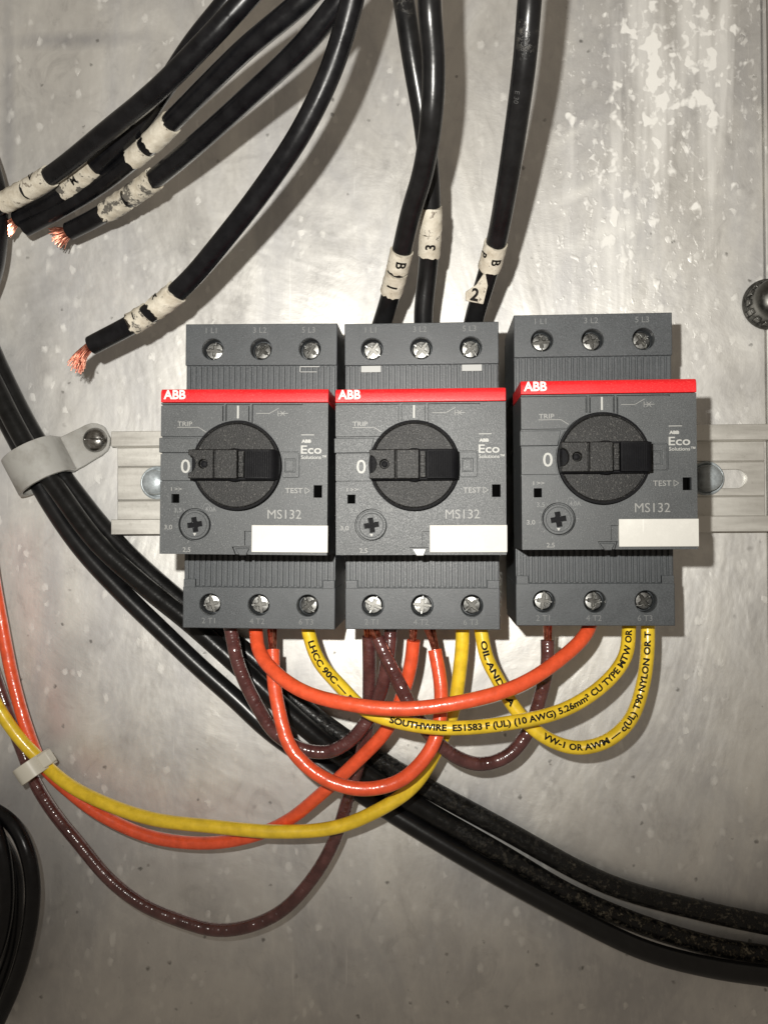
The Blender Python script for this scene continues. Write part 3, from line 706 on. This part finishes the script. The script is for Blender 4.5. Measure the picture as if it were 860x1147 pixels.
# ------------------------------------------------------------------ nylon cable clamp and its screw
cc = P(54, 524, 0); uu = (P(108, 494, 0)-cc); uL = uu.length; uu.normalize(); tt = Vector((uu.y, -uu.x, 0))
cl_ = empty('cable_clamp', (0,0,0), flat=True); tag(cl_, 'translucent white nylon clamp strapped over the black cables by the rail', 'clamp')
def band(bm, path, w, th):
    """strap along 2D path (u, h), width w along the bundle"""
    n = len(path); L = []
    for i in range(n):
        a = Vector(path[max(0,i-1)]); b = Vector(path[min(n-1,i+1)]); d = (b-a).normalized(); nn = Vector((-d.y, d.x))
        p = Vector(path[i]); L.append((p+nn*th/2, p-nn*th/2))
    rows = []
    for i, (a, b) in enumerate(L):
        ww = w(path[i][0]) if callable(w) else w
        rows.append([bm.verts.new(cc+uu*q.x+tt*s*ww/2+Vector((0,0,q.y))) for q, s in ((a,-1),(a,1),(b,1),(b,-1))])
    for a, b in zip(rows, rows[1:]):
        for q in range(4): bm.faces.new((a[q], a[(q+1)%4], b[(q+1)%4], b[q]))
    bm.faces.new(rows[0][::-1]); bm.faces.new(rows[-1])
R_ = 8.9; path = []
for i in range(25):
    a_ = math.radians(12+(262-12)*i/24); path.append((R_*math.cos(a_)*1.02, 8.2+R_*.88*math.sin(a_)))
path = [(9.6+3.2*math.cos(math.radians(t))+2.6, 4.6+2.2*math.sin(math.radians(t))) for t in (270,235,205)] + path
path = [(uL+x, 2.3) for x in (5.6,5.4,4.9,4.0,2.5,0,-2)] + path
bm = bmesh.new(); band(bm, path, lambda u: 13.2 if u < 10 else (12.6 if u < 14 else 2*math.sqrt(max(4, 6.0**2-max(0, u-uL)**2))), 1.5)
finish('strap', bm, M['nylon'], cl_, local=False, bevel=.4)
path = [(uL+5.0, .75),(uL, .75),(2, .75),(-1.5, .75)]
bm = bmesh.new(); band(bm, [(uL+x, .75) for x in (5.0,4.6,3.5,1.5)]+path[1:], lambda u: 2*math.sqrt(max(4, 5.6**2-max(0, u-uL)**2)), 1.2); finish('base_strap', bm, M['nylon'], cl_, local=False, bevel=.3)
sp = P(107.5, 493, 3.2); e = empty('clamp_screw', (sp.x, sp.y, 3.1)); tag(e, 'domed steel screw holding the white nylon clamp', 'screw')
bm = bmesh.new(); lathe(bm, 0, 0, [(2.2,-3.2),(2.2,0),(4.2,0),(4.25,.8),(3.7,2.0),(2.5,2.8),(1.2,3.15),(0,3.2)], 36)
cut = bmesh.new(); box(cut, -3, 3, -.3, .3, 2.3, 4); bm = boolean(bm, cut); finish('screw_head', bm, M['pan_screw'], e, bevel=.1)

# dark ribbed fitting cut by the right edge
gp = P(864, 338, 4); e = empty('ribbed_bolt', (gp.x, gp.y, 0)); tag(e, 'dark ribbed metal bolt cut off by the right edge of the picture', 'bolt')
bm = bmesh.new(); lathe(bm, 0, 0, [(6.9,0),(6.9,7.5),(6.5,9.2),(5.4,10.6),(3.5,11.5),(0,11.9)], 30); finish('bolt_head', bm, M['dark_steel'], e, bevel=.3)
bm = bmesh.new(); lathe(bm, 0, 0, [(8.4,0),(8.6,.6),(8.4,1.2),(0,1.2)], 36); finish('washer', bm, M['dark_steel'], e)
for i in range(14):
    a_ = 2*math.pi*i/14; bm = bmesh.new(); box(bm, 6.0, 7.7, -1.0, 1.0, 1.2, 4.6); o = finish('rib', bm, M['dark_steel'], e, bevel=.3); o.rotation_euler[2] = a_

# ------------------------------------------------------------------ coloured control wires
RW, RN = 2.08, 2.1
G3 = 'coloured wires below the switches'
yb = 690
o1, p1 = wire('orange_wire', 'foremost orange jumper wire arching from the left switch to the right switch', 'wire', [(284,yb-20,33),(285,yb+12,34),(291,730,38),(306,752,43),(340,774,48),(390,789,52),(450,794,54),(520,787,54),(580,768,50),(628,738,43),(656,710,37),(664,yb,34),(667,yb-20,33)], RW, M['orange'], G3)
o2, p2 = wire('orange_wire', 'orange jumper wire hanging in a deep loop between left and middle switches', 'wire', [(306,728,34),(307,760,36),(312,800,39),(325,837,41),(348,864,42),(380,880,42),(412,884,42),(444,877,42),(470,858,42),(486,830,42),(492,800,40),(492,765,37),(488,728,35)], RW, M['orange'], G3)
o3, p3 = wire('orange_wire', 'orange feed wire from the middle switch to the left edge through the tie', 'wire', [(464,718,34),(459,745,33),(449,782,32),(432,818,31),(400,853,29),(360,889,26),(320,919,22),(280,936,19),(230,944,17),(170,938,16),(115,915,15),(78,887,14),(48,855,12),(30,812,12),(15,762,12),(3,705,12),(-8,640,12),(-14,590,12)], RW, M['orange'], G3)
y1, q1 = wire('yellow_wire', 'yellow printed jumper wire arching from the left switch to the right switch', 'wire', [(340,yb-20,33),(345,yb+12,34),(356,738,37),(380,768,41),(408,794,44),(442,808,46),(496,815,47),(566,811,46),(632,794,44),(678,765,41),(699,735,38),(705,yb+10,35),(706,yb-20,33)], RW, M['yellow'], G3)
y2, q2 = wire('yellow_wire', 'yellow printed jumper wire dipping lowest between middle and right switches', 'wire', [(533,yb-20,33),(538,yb+12,34),(545,735,35),(557,762,36),(579,796,37),(608,824,38),(645,837,38),(678,830,38),(704,807,37),(718,770,36),(723,735,35),(725,yb+10,34),(726,yb-20,33)], RW, M['yellow'], G3)
y3, q3 = wire('yellow_wire', 'plain yellow feed wire sweeping from the middle switch to the left edge', 'wire', [(517,yb-20,33),(517,yb+20,33),(515,755,32),(506,800,31),(490,840,30),(462,880,29),(425,908,28),(375,926,27),(310,932,26),(240,927,24),(170,917,22),(115,899,20),(75,877,17),(45,853,14.5),(20,825,15),(0,795,16),(-25,750,16)], RW+.05, M['yellow'], G3)
b1, r1 = wire('brown_wire', 'brown jumper wire looping from the left switch up to the middle switch', 'wire', [(250,yb-20,33),(257,yb+14,34),(268,745,33),(285,785,31),(308,820,29),(338,839,28),(368,841,28),(393,829,29),(413,806,30),(427,772,32),(434,735,34),(436,yb+20,34),(436,yb-20,34)], RN, M['brown'], G3)
b2, r2 = wire('brown_wire', 'shiny brown jumper wire looping from the middle switch up to the right switch', 'wire', [(422,714,38),(430,733,38),(446,765,38),(466,800,37),(490,832,36),(515,850,34),(540,856,32),(568,846,31),(592,818,31),(606,780,32),(612,745,34),(614,716,34)], RN, M['brown'], G3)
b3, r3 = wire('brown_wire', 'long brown feed wire making the lowest loop, glinting at the lower left', 'wire', [(412,714,33),(413,760,30),(411,810,25),(402,855,22),(391,893,21),(375,940,20),(352,980,19),(318,1017,19),(280,1037,19),(242,1041,19),(200,1031,18),(160,1012,17),(124,984,16),(88,943,15),(60,908,13),(40,876,11),(25,840,9),(8,795,9),(-12,740,9)], RN, M['brown'], G3)
# bare copper between jacket and terminal
for o_, p_, n_ in ((o2,p2,16), (o3,p3,14), (b2,r2,12), (b3,r3,12)): strands(o_, p_, False, 1.5, n_+6, 9 if o_ is o2 else 8, sr=.26, splay=.12, bend=(-.05,.25,0))
strands(o2, p2, True, 1.6, 24, 9, sr=.26, splay=.2, bend=(-.25,.2,0)); strands(b2, r2, True, 1.5, 18, 8, sr=.26, splay=.1)
# print on the yellow jackets
TS, TB = 2.5, .10
def between(path, s, pa, pb, ang, par, rev=False, size=TS):
    d0, d1 = path.s_at(*pa), path.s_at(*pb)
    vs, _ = text_geo(s, size, TB); L = max(v.x for v in vs)-min(v.x for v in vs)
    text_wire(path, s, d0, RW, size, TB, ang, rev, par, sx=abs(d1-d0)/L)
between(q1, 'LHCC 90C —', (350,718), (390,779), .15, y1)
between(q1, 'B', (393,782), (399,788), .0, y1)
between(q1, 'SOUTHWIRE  E51583 F (UL) (10 AWG) 5.26mm² CU TYPE MTW OR', (438,808), (705,706), .12, y1)
between(q2, 'OIL AND GA', (541,716), (577,790), .05, y2)
between(q2, 'VW-1 OR AWM — c(UL) T90 NYLON OR T', (608,823), (726,706), .15, y2)

# ------------------------------------------------------------------ cable tie
tc = P(40, 859, 14); td = (P(55, 872, 14)-P(35, 842, 14)).normalized(); tu = Vector((td.y, -td.x, 0))*-1
if tu.x < 0: tu = -tu
e = empty('cable_tie', (0,0,0), flat=True); tag(e, 'small white nylon tie bundling the yellow, orange and brown wires', 'cable tie')
bm = bmesh.new(); rows = []
for i in range(36):
    a_ = 2*math.pi*i/36; ca, sa = math.cos(a_), math.sin(a_); p = 2.6
    rx = math.copysign(abs(ca)**(2/p), ca); ry = math.copysign(abs(sa)**(2/p), sa)
    rows.append([bm.verts.new(tc+tu*rx*(4.4+o_)+Vector((0,0,ry*(7.0+o_)))+td*s*2.8) for o_, s in ((0,-1),(0,1),(.9,1),(.9,-1))])
for i in range(36):
    a, b = rows[i], rows[(i+1)%36]
    for q in range(4): bm.faces.new((a[q], a[(q+1)%4], b[(q+1)%4], b[q]))
finish('strap', bm, M['tie'], e, local=False, bevel=.15)
bm = bmesh.new(); box(bm, -1.9, 1.9, -2.6, 2.6, -2, 2)
for v in bm.verts: v.co = tc+tu*(6.3+v.co.x)+td*v.co.y*.9+Vector((0,0,3+v.co.z))
finish('tie_head', bm, M['tie'], e, local=False, bevel=.5)
